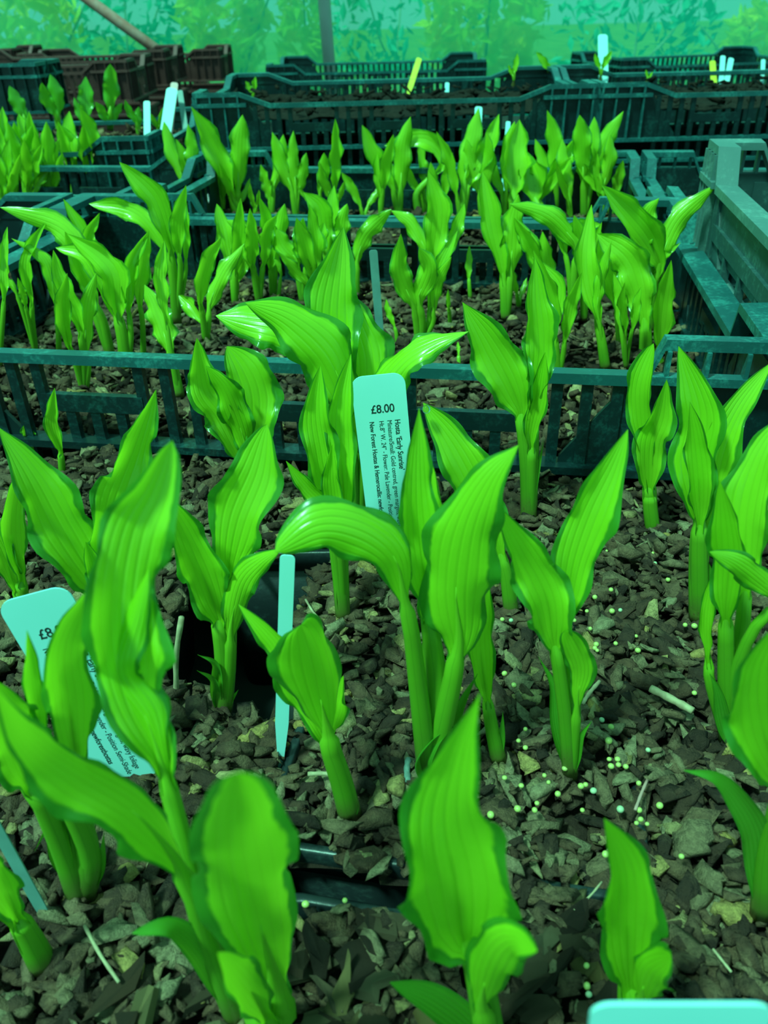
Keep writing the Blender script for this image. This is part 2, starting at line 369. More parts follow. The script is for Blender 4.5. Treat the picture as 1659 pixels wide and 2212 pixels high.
far_crate(75, 135, 1.53, M['crate'], 'black crate at the far left edge before the brown crates', .02, .45, .13)
far_crate(24, 104, 2.46, M['brown'], 'reddish-brown crate farthest left against the netting', .02, .4, .25)
far_crate(1050, 128, 2.2, M['crate'], 'black crate behind the middle back-row crate', .03)
far_crate(1345, 126, 2.3, M['crate'], 'black crate in the distance at right below the netting', -.15, right=False)

# ------------------------------------------------------------------ bark mulch
def chip_variant(r):
    n = r.integers(7, 12); ang = np.sort(r.uniform(0, 2*math.pi, n)*.35+np.linspace(0, 2*math.pi, n, endpoint=False)*.9)
    el = r.uniform(1.0, 3.2); rad = r.uniform(.6, 1.15, n)
    top = np.stack([np.cos(ang)*rad*el**.5, np.sin(ang)*rad/el**.5, r.uniform(-.12, .2, n)], 1)
    th = r.uniform(.16, .5); bot = top.copy()*[1.0, 1.0, 1]+np.stack([r.uniform(-.18, .18, n), r.uniform(-.18, .18, n), -np.full(n, th)+r.uniform(-.08, .08, n)], 1)
    cen = np.array([[r.uniform(-.2, .2), r.uniform(-.2, .2), r.uniform(.02, .26)], [0, 0, -th]])
    v = np.vstack([top, bot, cen]); f = []
    for i in range(n):
        j = (i+1) % n; f += [(i, j, 2*n), (n+j, n+i, 2*n+1), (i, n+i, n+j), (i, n+j, j)]
    return v, np.array(f)
CH = [chip_variant(np.random.default_rng(100+i)) for i in range(22)]
def rotm(rz, tx, ty):
    return np.array(Matrix.Rotation(rz, 3, 'Z') @ Matrix.Rotation(tx, 3, 'X') @ Matrix.Rotation(ty, 3, 'Y'))
def inpoly(x, y, poly):
    r = False; j = len(poly)-1
    for i in range(len(poly)):
        xi, yi = poly[i]; xj, yj = poly[j]
        if (yi > y) != (yj > y) and x < (xj-xi)*(y-yi)/(yj-yi)+xi: r = not r
        j = i
    return r
def bump(x, y): return .004*math.sin(x*37+1.3)*math.sin(y*41+.4)+.0025*math.sin(x*83+y*61)
def mulch(name, label, corners, zf, holes, dens, size, singles=0, single_fn=None, base_res=(40, 40), zj=.004, mat='bark'):
    """corners: quad of 2d points; zf(x,y) surface height; holes: polygons left open."""
    A, B, C, Dq = [np.array(c, float) for c in corners]
    def pt(s, t): return A*(1-s)*(1-t)+B*s*(1-t)+C*s*t+Dq*(1-s)*t
    area = abs(np.cross(B-A, Dq-A))*.5+abs(np.cross(B-C, Dq-C))*.5
    n = int(area*dens); V = []; Fc = []; T = []; nv = 0; cand = []
    # compost underneath
    nx, ny = base_res; gv = []; gf = []
    for j in range(ny+1):
        for i in range(nx+1):
            q = pt(i/nx, j/ny); gv.append((q[0], q[1], zf(q[0], q[1])-.009))
    for j in range(ny):
        for i in range(nx):
            q = pt((i+.5)/nx, (j+.5)/ny)
            if any(inpoly(q[0], q[1], h) for h in holes): continue
            a = j*(nx+1)+i; gf += [(a, a+1, a+nx+2), (a, a+nx+2, a+nx+1)]
    V.append(np.array(gv)); Fc.append(np.array(gf)); T.append(np.full(len(gv), .02)); nv = len(gv)
    for k in range(n):
        s, t = rng.random(2); q = pt(s, t)
        if any(inpoly(q[0], q[1], h) for h in holes): continue
        sz = size*float(np.clip(rng.lognormal(-.12, .52), .22, 1.65)); vi = int(rng.integers(len(CH)))
        rz = rng.uniform(0, 6.28); tx, ty = rng.normal(0, .38, 2)
        z = zf(q[0], q[1])+rng.uniform(-.6, 1.0)*zj; tone = float(np.clip(rng.beta(1.25, 1.6), 0, 1))
        cand.append((q[0], q[1], z, sz, vi, rz, tx, ty, tone))
    if singles:
        order = sorted(range(len(cand)), key=lambda i: -(cand[i][3]/max(.05, math.hypot(cand[i][0], cand[i][1])))*(1 if single_fn(cand[i]) and cand[i][2] > zf(cand[i][0], cand[i][1]) else 0))
        sing = set(order[:singles])
    else: sing = set()
    mes = {}
    for i, (x, y, z, sz, vi, rz, tx, ty, tone) in enumerate(cand):
        if i in sing:
            if vi not in mes:
                me = bpy.data.meshes.new('bark_chip'); me.from_pydata([tuple(map(float, a)) for a in CH[vi][0]], [], [tuple(map(int, a)) for a in CH[vi][1]]); me.materials.append(M['bark1']); me.update(); mes[vi] = me
            o = link('bark_chip', mes[vi]); o.matrix_world = Matrix.Translation((x, y, z+.0015)) @ Matrix(rotm(rz, tx, ty).tolist()).to_4x4() @ Matrix.Scale(sz, 4)
            tag(o, 'brown bark chip lying on the mulch of the foreground pots', 'bark chip', 'bark chips on the foreground pots'); continue
        v, f = CH[vi]; w = (v*sz)@rotm(rz, tx, ty).T+[x, y, z]
        V.append(w); Fc.append(f+nv); T.append(np.full(len(w), tone)); nv += len(w)
    V = np.vstack(V); Fc = np.vstack(Fc); T = np.concatenate(T)
    me = bpy.data.meshes.new(name); me.vertices.add(len(V)); me.vertices.foreach_set('co', V.astype(np.float32).ravel())
    me.loops.add(len(Fc)*3); me.loops.foreach_set('vertex_index', Fc.astype(np.int32).ravel())
    me.polygons.add(len(Fc)); me.polygons.foreach_set('loop_start', np.arange(len(Fc), dtype=np.int32)*3); me.polygons.foreach_set('loop_total', np.full(len(Fc), 3, np.int32))
    me.update(calc_edges=True); at = me.attributes.new('tone', 'FLOAT', 'POINT'); at.data.foreach_set('value', T.astype(np.float32)); me.materials.append(M[mat])
    o = link(name, me); o['kind'] = 'stuff'; o['label'] = label; o['category'] = 'mulch'
    return o
def pz(pts, z=0.0): return [tuple(atz(x, y, z)[:2]) for x, y in pts]
HOLES = [pz([(560, 1838), (700, 1850), (900, 1890), (1010, 1905), (1010, 1985), (890, 2000), (740, 1985), (560, 1975)]),
         pz([(345, 1400), (398, 1262), (430, 1215), (640, 1205), (820, 1207), (810, 1232), (690, 1238), (655, 1300), (640, 1380), (655, 1480), (640, 1560), (560, 1545), (440, 1500), (345, 1500)]),
         pz([(1425, 1868), (1490, 1880), (1560, 1930), (1530, 1945), (1450, 1905)]),
         pz([(428, 2040), (446, 2040), (398, 2215), (380, 2215)])]
fz = lambda x, y: bump(x, y)+(.006 if y > .3 and abs(x) < .3 else 0)*min(1, max(0, (y-.3)/.06))
A0 = (C1C-uy*.195)
fl = [(-.40, .03), (.36, .03), tuple(A0+ux*.36-uy*.002), tuple(A0-ux*.42-uy*.002)]
mulch('bark_mulch', 'brown bark chip mulch covering the foreground pots', fl, fz, HOLES, 58000, .0047, 300, lambda c: c[1] < .27 and abs(c[0]) < .55*c[1]+.05, (110, 80), .005)
def crate_fill(C, ax, ay, W, D, z, label, dens=30000, size=.005, mat='bark'):
    c = [C-ax*W/2-ay*D/2, C+ax*W/2-ay*D/2, C+ax*W/2+ay*D/2, C-ax*W/2+ay*D/2]
    mulch('bark_mulch', label, c, lambda x, y: z+bump(x, y), [], dens, size, base_res=(30, 20), mat=mat)
SZ1 = .014; SZ2 = .020; SZ3 = .062
crate_fill(C1C, ux, uy, .576, .356, SZ1, 'bark chip mulch in the nearest crate')
crate_fill(C2C, vx, vy, .506, .262, SZ2, 'bark chip mulch in the second crate', 22000, .006)
crate_fill(CL2, vx, vy, .476, .266, SZ2, 'bark chip mulch in the left crate of tall clumps', 16000, .006)
crate_fill(CR2, vx, vy, .476, .262, SZ2+.02, 'pale bark chip mulch in the half hidden right crate', 16000, .006)
crate_fill(CL1, ux, uy, .576, .356, SZ1, 'bark chip mulch in the cut off left crate', 14000, .006)
crate_fill(CR1, ux, uy, .49, .35, .03, 'bark chip mulch in the weathered right crate', 12000, .006)
a3, b3 = axes(.05); crate_fill(CL3, a3, b3, .576, .356, SZ3, 'compost in the far left crate', 9000, .006)
crate_fill(C3C, wx, wy, .576, .366, .118, 'dark compost fill standing for the shaded inside of the middle back-row crate', 1200, .006, 'soil')
crate_fill(C3R, wx, wy, .576, .366, .118, 'dark compost fill standing for the shaded inside of the right back-row crate', 1200, .006, 'soil')

# ------------------------------------------------------------------ pots
def pot(cx_, cy_, sx, sy, yaw, rim_z, label):
    root = empty('plant_pot', (cx_, cy_, GZ), -yaw); tag(root, label, 'pot', 'square black pots in the foreground')
    def ring(hx, hy, r, z, n=5):
        o = []
        for qx, qy, a0 in ((1, 1, 0), (-1, 1, 90), (-1, -1, 180), (1, -1, 270)):
            for k in range(n+1):
                a = math.radians(a0+90*k/n); o.append((qx*(hx-r)+r*math.cos(a), qy*(hy-r)+r*math.sin(a), z))
        return o
    h = rim_z-GZ; hx, hy = sx/2, sy/2
    def loft(name, specs):
        v = []; f = []
        for s in specs: v += ring(*s)
        n = 24
        for i in range(len(specs)-1):
            for k in range(n): f.append((i*n+k, i*n+(k+1) % n, (i+1)*n+(k+1) % n, (i+1)*n+k))
        mesh(name, v, f, M['pot'], root, True)
    loft('wall', [(hx*.02, hy*.02, .0005, .001), (hx*.84, hy*.84, .01, .001), (hx*.955, hy*.955, .014, h-.012), (hx*.94, hy*.94, .014, h-.012), (hx*.825, hy*.825, .01, .004)])
    loft('rim', [(hx*.95, hy*.95, .014, h-.012), (hx, hy, .015, h-.012), (hx, hy, .015, h-.001), (hx-.001, hy-.001, .015, h), (hx-.0035, hy-.0035, .013, h), (hx-.0042, hy-.0042, .013, h-.001), (hx-.0046, hy-.0046, .013, h-.013)])
pots = [(.033, .246, .142, .150, .20, .000, 'black pot behind the dark slot, holding the big central hosta'),
        (.012, .082, .150, .150, .20, .000, 'black pot at the bottom centre in front of the dark slot'),
        (-.142, .178, .148, .150, .03, -.010, 'black pot at lower left under the tilted price label'),
        (-.026, .407, .150, .090, .02, .006, 'black pot whose front rim shows above the dark hole, behind the pale stake'),
        (-.187, .352, .145, .125, .03, -.010, 'black pot at the left edge behind the tilted price label'),
        (.182, .252, .142, .150, .13, -.012, 'black pot at the right edge, bark scattered with pellets'),
        (.168, .080, .145, .150, .16, -.012, 'black pot in the bottom right corner with the blank label'),
        (.128, .385, .140, .080, .13, -.010, 'black pot against the nearest crate, right of centre'),]
for a in pots: pot(*a)

# ------------------------------------------------------------------ hostas
def pp(s):
    pts = []; k = None
    for tok in s.split():
        if tok == '|': k = len(pts); continue
        x, y = tok.split(','); pts.append((float(x), float(y)))
    return pts, k
def blade_mesh(C, hwid, Sv, Nv, cup, ruf, nfreq, ph, skew, m=15):
    """C centre points, hwid half widths (m), Sv side vectors, Nv normals (facing), returns verts, faces, uv"""
    n = len(C); V = []; UV = []; F = []
    for i in range(n):
        t = i/(n-1); c = cup*1.45*(1.0+.7*(1-t)**4); c = np.sign(c)*max(abs(c), .05)
        comp = 1.0
        env = min(1., t*6)*min(1., (1-t)*3.5)
        for j in range(m):
            u = -1+2*j/(m-1); hw = hwid[i]*comp
            x = hw*math.sin(c*u)/c; z = hw*(1-math.cos(c*u))/c
            e = abs(u)**2.2
            r = 2.1*ruf*env*e*math.sin(2*math.pi*nfreq*t+ph+(1.9 if u > 0 else 0))
            r2 = .75*ruf*env*e*e*math.sin(2*math.pi*nfreq*3.1*t+ph*2+(0.9 if u > 0 else 0))
            z += hwid[i]*(r+r2); x += hwid[i]*skew*env*u*math.sin(2*math.pi*nfreq*1.3*t+ph*1.7+(2.4 if u > 0 else 0))*e
            V.append(C[i]+Sv[i]*x+Nv[i]*z); UV.append((j/(m-1), t))
    for i in range(n-1):
        for j in range(m-1):
            a = i*m+j; F.append((a, a+1, a+m+1, a+m))
    return V, F, UV
def leaf(root, origin, Ybase, spec, w, tm=.40, cup=.7, roll=0., roll2=None, dt=0., ruf=.16, pw=(20, 16), mat='leaf', freq=2.2, skew=.13, k=1.55, pet=True, blunt=0., n=38, m=17, d0=0.):
    pts, kb = pp(spec) if isinstance(spec, str) else spec
    if kb is None: kb = 0
    L = np.cumsum([0]+[math.hypot(pts[i+1][0]-pts[i][0], pts[i+1][1]-pts[i][1]) for i in range(len(pts)-1)]); L = L/L[-1]
    P3 = [aty(x, y, Ybase+d0+dt*s**1.4) for (x, y), s in zip(pts, L)]
    if kb > 0:
        S0 = P3[kb-1]*.5+P3[kb]*.5; P3 = P3[:kb]+[S0]+P3[kb:]; tm = min(.68, tm*.86+.15)
    pet_pts = P3[:kb+1]; bl = P3[kb:]
    org = np.array(origin)
    C = smooth_path(bl, n); rq = random.Random(int(pts[-1][0]*13+pts[-1][1]*7)); roll2 = roll+rq.uniform(-32, 32) if roll2 is None else roll2
    Sv, Nv, hws = [], [], []
    w = w*.93; k = k+.35; a = k*tm; b = k*(1-tm); pk = tm**a*(1-tm)**b
    rr = random.Random(hash((round(pts[-1][0]), round(pts[-1][1]), w)) & 0xffff)
    for i in range(n):
        t = i/(n-1); T = nrm(C[min(i+1, n-1)]-C[max(i-1, 0)]); Vw = nrm(CAM-C[i])
        S = nrm(np.cross(T, Vw)); Nn = np.cross(S, T); r = math.radians(roll+(roll2-roll)*t)
        S2 = S*math.cos(r)+Nn*math.sin(r); N2 = np.cross(S2, T)
        sc = depth(C[i])/FPX
        prof = (t**a*(1-t)**b)/pk if 0 < t < 1 else 0.
        if blunt: prof = max(prof, blunt*min(1, t/.2)*(1-((t-.0)/1.0)**6))if t > tm else prof
        h = max(w/2*prof, pw[1]/2*1.15*max(0, 1-t/.35))*sc
        Sv.append(S2); Nv.append(N2); hws.append(max(h, .00012))
    V, F, UV = blade_mesh(C, hws, Sv, Nv, cup, ruf*1.0, freq*rr.uniform(.85, 1.2), rr.uniform(0, 6.28), skew, m)
    lo = mesh('leaf', [v-org for v in V], F, M[mat], root, True, UV)
    if pet and kb > 0:
        ne = int(n*(.46 if cup > 0 else .40)); q = smooth_path(pet_pts, 9); npet = len(q); q = q+[C[i] for i in range(2, ne, 2)]
        nn = 10; v = []; f = []; uv = []
        for i, p in enumerate(q):
            t = i/(len(q)-1); T = nrm(q[min(i+1, len(q)-1)]-q[max(i-1, 0)]); Vw = nrm(CAM-p); S = nrm(np.cross(T, Vw)); Nn = np.cross(S, T)
            sc = depth(p)/FPX; tt = min(1., i/(npet-1)); fade = 1. if i < npet else max(.04, 1-(i-npet+1)/(len(q)-npet+.5))**(1.0 if cup > 0 else 1.3); r = (pw[0]+(pw[1]-pw[0])*tt)/2*sc*fade*(1.0 if i < npet else .8)
            p = p-Nn*(0 if i < npet else (.55*r+.0004))*(1. if cup > 0 else -.0)
            for j in range(nn):
                g = 2*math.pi*j/nn; v.append(p-org+S*r*math.cos(g)+Nn*r*.72*math.sin(g)); uv.append((j/nn, t))
        for i in range(len(q)-1):
            for j in range(nn): f.append((i*nn+j, i*nn+(j+1) % nn, (i+1)*nn+(j+1) % nn, (i+1)*nn+j))
        f += [tuple(range(nn))[::-1], tuple(range((len(q)-1)*nn, len(q)*nn))]
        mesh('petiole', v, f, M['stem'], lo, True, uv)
def plant(label, base, z, leaves, group='hosta plants in the foreground pots', name='hosta_plant'):
    b = atz(base[0], base[1], z); root = empty(name, tuple(b)); tag(root, label, 'plant', group)
    for lf in leaves:
        lf = dict(lf); spec = lf.pop('p'); pts, kb = pp(spec) if isinstance(spec, str) else spec
        if not lf.pop('free', False): pts = [base]+pts if kb is not None else [base]+pts; kb = (kb or 0)+1 if kb is not None else None
        leaf(root, b, b[1], (pts, kb), **lf)
    return root
def Lf(p, w, **k): return dict(p=p, w=w, **k)
def Br(p, w, **k): return dict(p=p, w=w, mat='bract', cup=k.pop('cup', .9), ruf=.02, pet=False, skew=0., tm=k.pop('tm', .4), **k)   # basal bract, grows from the base itself

FG = [
 ('big hosta in the middle, one leaf arching left across the price label', (928, 1695), [
   Lf('905,1500 888,1360 | 872,1285 852,1205 785,1150 690,1135 594,1192', 150, tm=.55, cup=-.55, roll=-20, roll2=10, dt=-.02, ruf=.10, pw=(50, 34), k=1.3),
   Lf('945,1500 935,1400 | 922,1280 905,1150 900,1030 905,882', 112, tm=.36, cup=.55, dt=.01, pw=(56, 40)),
   Lf('948,1600 975,1480 | 992,1380 985,1270 1005,1140 1055,1035 1120,962', 190, tm=.36, cup=-.35, dt=-.015, ruf=.09, pw=(56, 40), roll=-8, roll2=25, k=1.35),
   Lf('915,1500 | 925,1270 950,1180 945,1060 920,960', 60, tm=.4, cup=.8, dt=.02, roll=40, pw=(20, 16)),
   Br('965,1610 1000,1520 1032,1455', 48, dt=.004), Br('912,1650 940,1600 985,1565', 78, tm=.3, d0=-.003, cup=1.3)]),
 ('hosta with a water drop hanging from its pointed leaf tip', (1105, 1325), [
   Lf('1095,1250 | 1075,1170 1040,1080 985,970 914,870', 118, tm=.45, cup=.4, dt=.01, pw=(34, 26), roll=15),
   Br('1110,1280 1118,1240', 22)]),
 ('hosta with two leaves spread in a V beside the fertiliser pellets', (1232, 1682), [
   Lf('1222,1560 1205,1430 | 1195,1380 1180,1290 1125,1185 1068,1085', 128, tm=.30, cup=.5, dt=-.01, pw=(34, 28), ruf=.2),
   Lf('1225,1560 1220,1400 | 1225,1310 1240,1215 1275,1110 1320,1015 1356,928', 128, tm=.42, cup=.6, dt=.01, pw=(34, 26), ruf=.16, roll=-10),
   Lf('1240,1600 | 1248,1500 1255,1440 1222,1362', 74, tm=.62, cup=-.4, dt=-.008, pw=(28, 22), ruf=.12),
   Br('1205,1570 1195,1480 1163,1418', 44, dt=.006), Br('1245,1640 1258,1590 1278,1558', 30, dt=-.004), Lf('1225,1400 | 1212,1290 1190,1230 1163,1192', 44, dt=.012, pw=(14, 12))]),
 ('single narrow hosta shoot beside the big middle plant', (1078, 1645), [
   Lf('1062,1570 | 1047,1480 1037,1390 1042,1310 1052,1225', 84, tm=.38, cup=.9, dt=.004, pw=(36, 26)), Br('1082,1600 1086,1538', 24)]),
 ('hosta with long upright leaves before the dark crate corner at right', (1512, 1345), [
   Lf('1508,1240 1508,1180 | 1512,1120 1500,1000 1512,890 1466,748', 118, tm=.42, cup=.5, dt=.012, pw=(46, 34)),
   Lf('1515,1230 | 1528,1120 1552,980 1595,880 1668,782', 88, tm=.45, cup=.6, dt=.012, roll=-30, pw=(34, 26)),
   Lf('1510,1200 | 1512,1090 1505,990 1490,868', 84, tm=.40, cup=.9, dt=-.006, pw=(40, 34)),
   Br('1518,1290 1530,1235 1523,1205', 48)]),
 ('single twisted hosta shoot before the solid crate corner', (1412, 1160), [
   Lf('1405,1100 | 1400,1010 1385,900 1385,830 1412,742', 78, tm=.62, cup=.8, dt=.004, roll=-20, roll2=30, pw=(32, 30)),
   Lf('1405,1100 | 1402,1050 1405,960 1425,900 1440,820', 86, tm=.42, cup=.6, dt=-.004, roll=15, roll2=-30, pw=(32, 30)), Br('1410,1130 1395,1095', 34)]),
 ('hosta clump at the right edge with a purplish sheath', (1575, 1612), [
   Lf('1570,1480 1568,1390 | 1568,1310 1575,1220 1568,1130 1555,1038', 98, tm=.42, cup=.7, dt=-.008, pw=(44, 32)),
   Lf('1590,1450 1605,1340 | 1612,1240 1612,1120 1640,1000 1690,900', 130, tm=.45, cup=.6, dt=.012, pw=(38, 30)),
   Lf('1535,1480 | 1528,1400 1528,1330 1542,1238', 48, tm=.5, cup=1., dt=.004, pw=(28, 22)),
   Lf('1590,1450 1640,1340 | 1690,1300 1650,1260 1590,1215 1533,1192', 70, tm=.45, cup=-.5, dt=-.02, pw=(30, 24)),
   Br('1560,1550 1548,1490 1533,1455', 50, d0=-.003), Br('1585,1560 1590,1500', 30)]),
 ('broad-leaved hosta cut off by the right edge, one dark bract arching left', (1645, 1985), [
   Lf('1655,1850 1680,1740 | 1690,1700 1648,1580 1640,1460 1690,1335', 170, tm=.42, cup=.5, dt=-.02, pw=(50, 36)),
   Br('1640,1890 1632,1800 1590,1725 1545,1680 1477,1664', 76, dt=-.008, tm=.5, cup=.5, roll=0, roll2=0)]),
 ('hosta shoot standing behind the blank label at bottom right', (1390, 2235), [
   Lf('1375,2180 | 1360,2120 1355,1990 1352,1880 1305,1768', 160, tm=.44, cup=.55, dt=-.012, pw=(80, 70), ruf=.10),
   Lf('1390,2190 | 1385,2160 1400,2100 1450,2066', 120, tm=.5, cup=-.7, dt=-.02, pw=(60, 50), ruf=.08, roll=20)]),
 ('hosta at bottom centre with a wide heart-shaped leaf and dark bract', (1065, 2290), [
   Lf('1050,2190 1030,2080 | 1000,2020 985,1900 962,1770 985,1640 1038,1496', 292, tm=.24, cup=.55, dt=-.012, ruf=.07, pw=(70, 60), k=1.5),
   Lf('1050,2230 | 1040,2160 1060,2080 1100,2035 1160,2055', 140, tm=.5, cup=-.6, dt=-.03, ruf=.10, pw=(60, 50)),
   Br('1020,2225 935,2160 842,2122', 84, dt=-.008, cup=.4, tm=.55, roll=0, roll2=0)]),
 ('tall hosta at lower left, leaves in front of the tilted price label', (520, 2215), [
   Lf('440,1980 385,1780 | 345,1630 290,1510 262,1340 285,1160 332,1060 372,952', 200, tm=.50, cup=.55, dt=.03, pw=(50, 40), ruf=.24, freq=2.4, k=1.2),
   Lf('440,1980 385,1780 | 348,1650 315,1550 255,1450 290,1320 322,1230', 120, tm=.45, cup=-.7, dt=.02, pw=(44, 36), ruf=.16, roll=30),
   Lf('455,2060 420,1940 | 375,1850 290,1755 170,1680 70,1610 -15,1480', 170, tm=.38, cup=-.45, dt=-.02, pw=(54, 44), ruf=.10, roll=-25),
   Lf('600,2190 | 600,2140 565,2010 530,1860 515,1668', 260, tm=.52, cup=-.5, dt=-.055, pw=(90, 70), ruf=.13, k=1.0, roll=-10),
   Lf('590,2230 | 570,2190 520,2120 470,2058', 110, tm=.5, cup=.6, dt=-.04, pw=(80, 60), ruf=.08),
   Br('470,2130 430,2055 370,2003 285,2016', 62, dt=-.012, cup=.35, tm=.66, roll=0, roll2=0)]),
 ('hosta in front of the dark hole left of the pale stake', (482, 1545), [
   Lf('482,1430 476,1370 | 470,1330 440,1245 388,1130 333,1046', 116, tm=.30, cup=.6, dt=-.006, pw=(40, 34), roll=10),
   Lf('492,1430 495,1320 | 497,1210 515,1120 555,1020 577,916', 150, tm=.46, cup=.4, dt=.01, pw=(40, 32), ruf=.12, k=1.35),
   Lf('495,1440 | 500,1345 520,1260 560,1215 606,1187', 78, tm=.45, cup=-.5, dt=-.01, pw=(30, 24)),
   Br('470,1500 466,1435 427,1414', 42, dt=-.006), Br('470,1520 460,1470 425,1448', 30, dt=-.008), Br('490,1525 515,1490', 22)]),
 ('short cupped hosta beside the pale stake', (757, 1765), [
   Lf('738,1690 715,1620 | 708,1580 690,1500 672,1420 650,1350', 196, tm=.60, cup=-.75, dt=-.012, pw=(52, 44), ruf=.08, k=1.0, freq=1.5),
   Lf('730,1690 | 690,1570 640,1480 600,1395 515,1305', 84, tm=.45, cup=.5, dt=.01, pw=(36, 30)), 
   Lf('735,1690 | 715,1600 735,1530 742,1460', 70, tm=.5, cup=.8, dt=.006, roll=40, pw=(30, 26), ruf=.25),
   Br('745,1730 735,1700', 44), Br('765,1740 768,1720', 34)]),
 ('hosta just left of the central price label', (742, 1342), [
   Lf('735,1260 725,1180 | 712,1080 695,980 682,890 692,790', 92, tm=.42, cup=.6, dt=.008, pw=(34, 28)),
   Lf('740,1230 | 742,1060 735,960 738,860 758,765', 84, tm=.42, cup=.7, dt=.012, pw=(30, 24)),
   Lf('725,1190 | 700,1095 660,1050 618,996', 52, cup=.7, dt=-.004, pw=(20, 18)),
   Lf('735,1220 | 725,1120 715,1040 718,960', 60, cup=.9, dt=-.004, pw=(22, 20)), Br('735,1280 720,1245', 32)]),
 ('large-leaved hosta behind the central price label', (768, 1215), [
   Lf('755,1050 735,920 | 700,880 712,770 715,650 742,490', 150, tm=.40, cup=.45, dt=.02, pw=(30, 24), ruf=.12),
   Lf('775,1000 | 790,840 790,770 770,700 745,625', 130, tm=.40, cup=-.4, dt=.02, pw=(26, 22), ruf=.14),
   Lf('760,1000 | 742,850 705,765 625,692 530,654', 150, tm=.40, cup=-.45, dt=-.01, pw=(28, 24), ruf=.14, roll=-20),
   Lf('765,1000 720,800 | 670,735 600,700 540,690 466,682', 130, tm=.4, cup=-.4, dt=.02, pw=(24, 20), ruf=.12, roll=-30),
   Lf('785,1000 | 815,850 870,775 940,735 1012,716', 105, tm=.40, cup=-.5, dt=.0, pw=(26, 22), ruf=.14, roll=25),
   Lf('770,1080 | 775,940 765,860 750,800', 44, cup=.8, dt=.01, pw=(22, 18))]),
 ('ruffled hosta against the crate left of the central plant', (548, 1135), [
   Lf('530,1030 | 520,990 480,900 440,840 425,730', 96, tm=.42, cup=.5, dt=.0, pw=(26, 22), ruf=.26, freq=3),
   Lf('545,1030 | 545,960 545,860 525,800 490,748', 140, tm=.5, cup=.4, dt=.014, pw=(26, 22), ruf=.14),
   Lf('535,1040 | 530,960 490,850 445,790', 80, tm=.42, cup=-.5, dt=-.006, pw=(24, 20), ruf=.2)]),
 ('hosta with one broad leaf leaning left before the crate rail', (1142, 1135), [
   Lf('1138,1010 1130,930 | 1122,880 1098,820 1048,730 999,653', 124, tm=.35, cup=.4, dt=.0, pw=(34, 28), ruf=.14),
   Lf('1148,1010 1150,930 | 1150,860 1165,760 1158,650 1155,556', 96, tm=.42, cup=.8, dt=.008, pw=(34, 28), ruf=.2),
   Lf('1145,1020 | 1148,930 1165,850 1178,760', 60, cup=.8, dt=-.004, pw=(30, 26)), Br('1152,1050 1174,956', 26)]),
 ('narrow hosta shoot above the tilted price label at the left edge', (50, 1330), [
   Lf('48,1290 | 45,1240 25,1150 32,1070 48,1006', 76, tm=.45, cup=.8, dt=.005, pw=(30, 26)), Lf('45,1300 | 30,1260 5,1190 -30,1120', 60, cup=.6, dt=.0, pw=(26, 22))]),
 ('hosta behind the tall lower-left plant, one leaf reaching the left edge', (262, 1480), [
   Lf('235,1350 | 208,1262 140,1150 75,1030 -5,922', 150, tm=.36, cup=.5, dt=.004, pw=(34, 28), ruf=.14),
   Lf('250,1350 | 228,1190 245,1090 290,970 337,842', 128, tm=.40, cup=.7, dt=.012, pw=(34, 28), ruf=.24, freq=2.6),
   Lf('240,1350 | 225,1270 205,1230 185,1170', 60, cup=.6, dt=-.004, pw=(24, 20))]),
 ('hosta whose upright leaf stands right before the tilted price label', (180, 1940), [
   Lf('190,1850 165,1740 | 165,1650 150,1520 142,1400 198,1264', 130, tm=.46, cup=.6, dt=-.022, pw=(60, 44), ruf=.16),
   Lf('150,1820 105,1700 | 85,1580 68,1470 58,1362', 58, tm=.42, cup=.8, dt=-.018, pw=(60, 40)),
   Lf('140,1830 90,1720 | 60,1690 35,1600 -10,1470', 150, tm=.45, cup=.5, dt=-.022, pw=(66, 50)),
   Lf('195,1850 150,1740 | 110,1660 80,1600 30,1560', 90, tm=.4, cup=.6, dt=-.018, pw=(50, 40)),
   Br('215,1880 225,1798', 34), Br('120,1860 105,1790 75,1838', 26), Br('170,1850 135,1760 105,1725', 44, dt=-.008)]),
 ('hosta shoot in the bottom left corner', (95, 2085), [
   Lf('60,2020 | 30,1970 -5,1905 -40,1830', 84, tm=.45, cup=.7, dt=-.008, pw=(60, 48)), Br('60,2050 30,2000 -20,1975', 40, dt=-.006), Br('90,2060 72,1990', 30)]),
 ('thin hosta shoot by the crate at upper left', (136, 1035), [
   Lf('133,1000 | 130,970 112,915 118,838', 42, cup=.8, pw=(16, 14))]),
 ('tiny hosta shoot at the left edge by the crate', (74, 985), [Lf('70,970 | 68,955 60,930 62,908', 34, cup=.6, pw=(20, 18))]),
]
for lab, base, lv in FG: plant(lab, base, .0, lv)

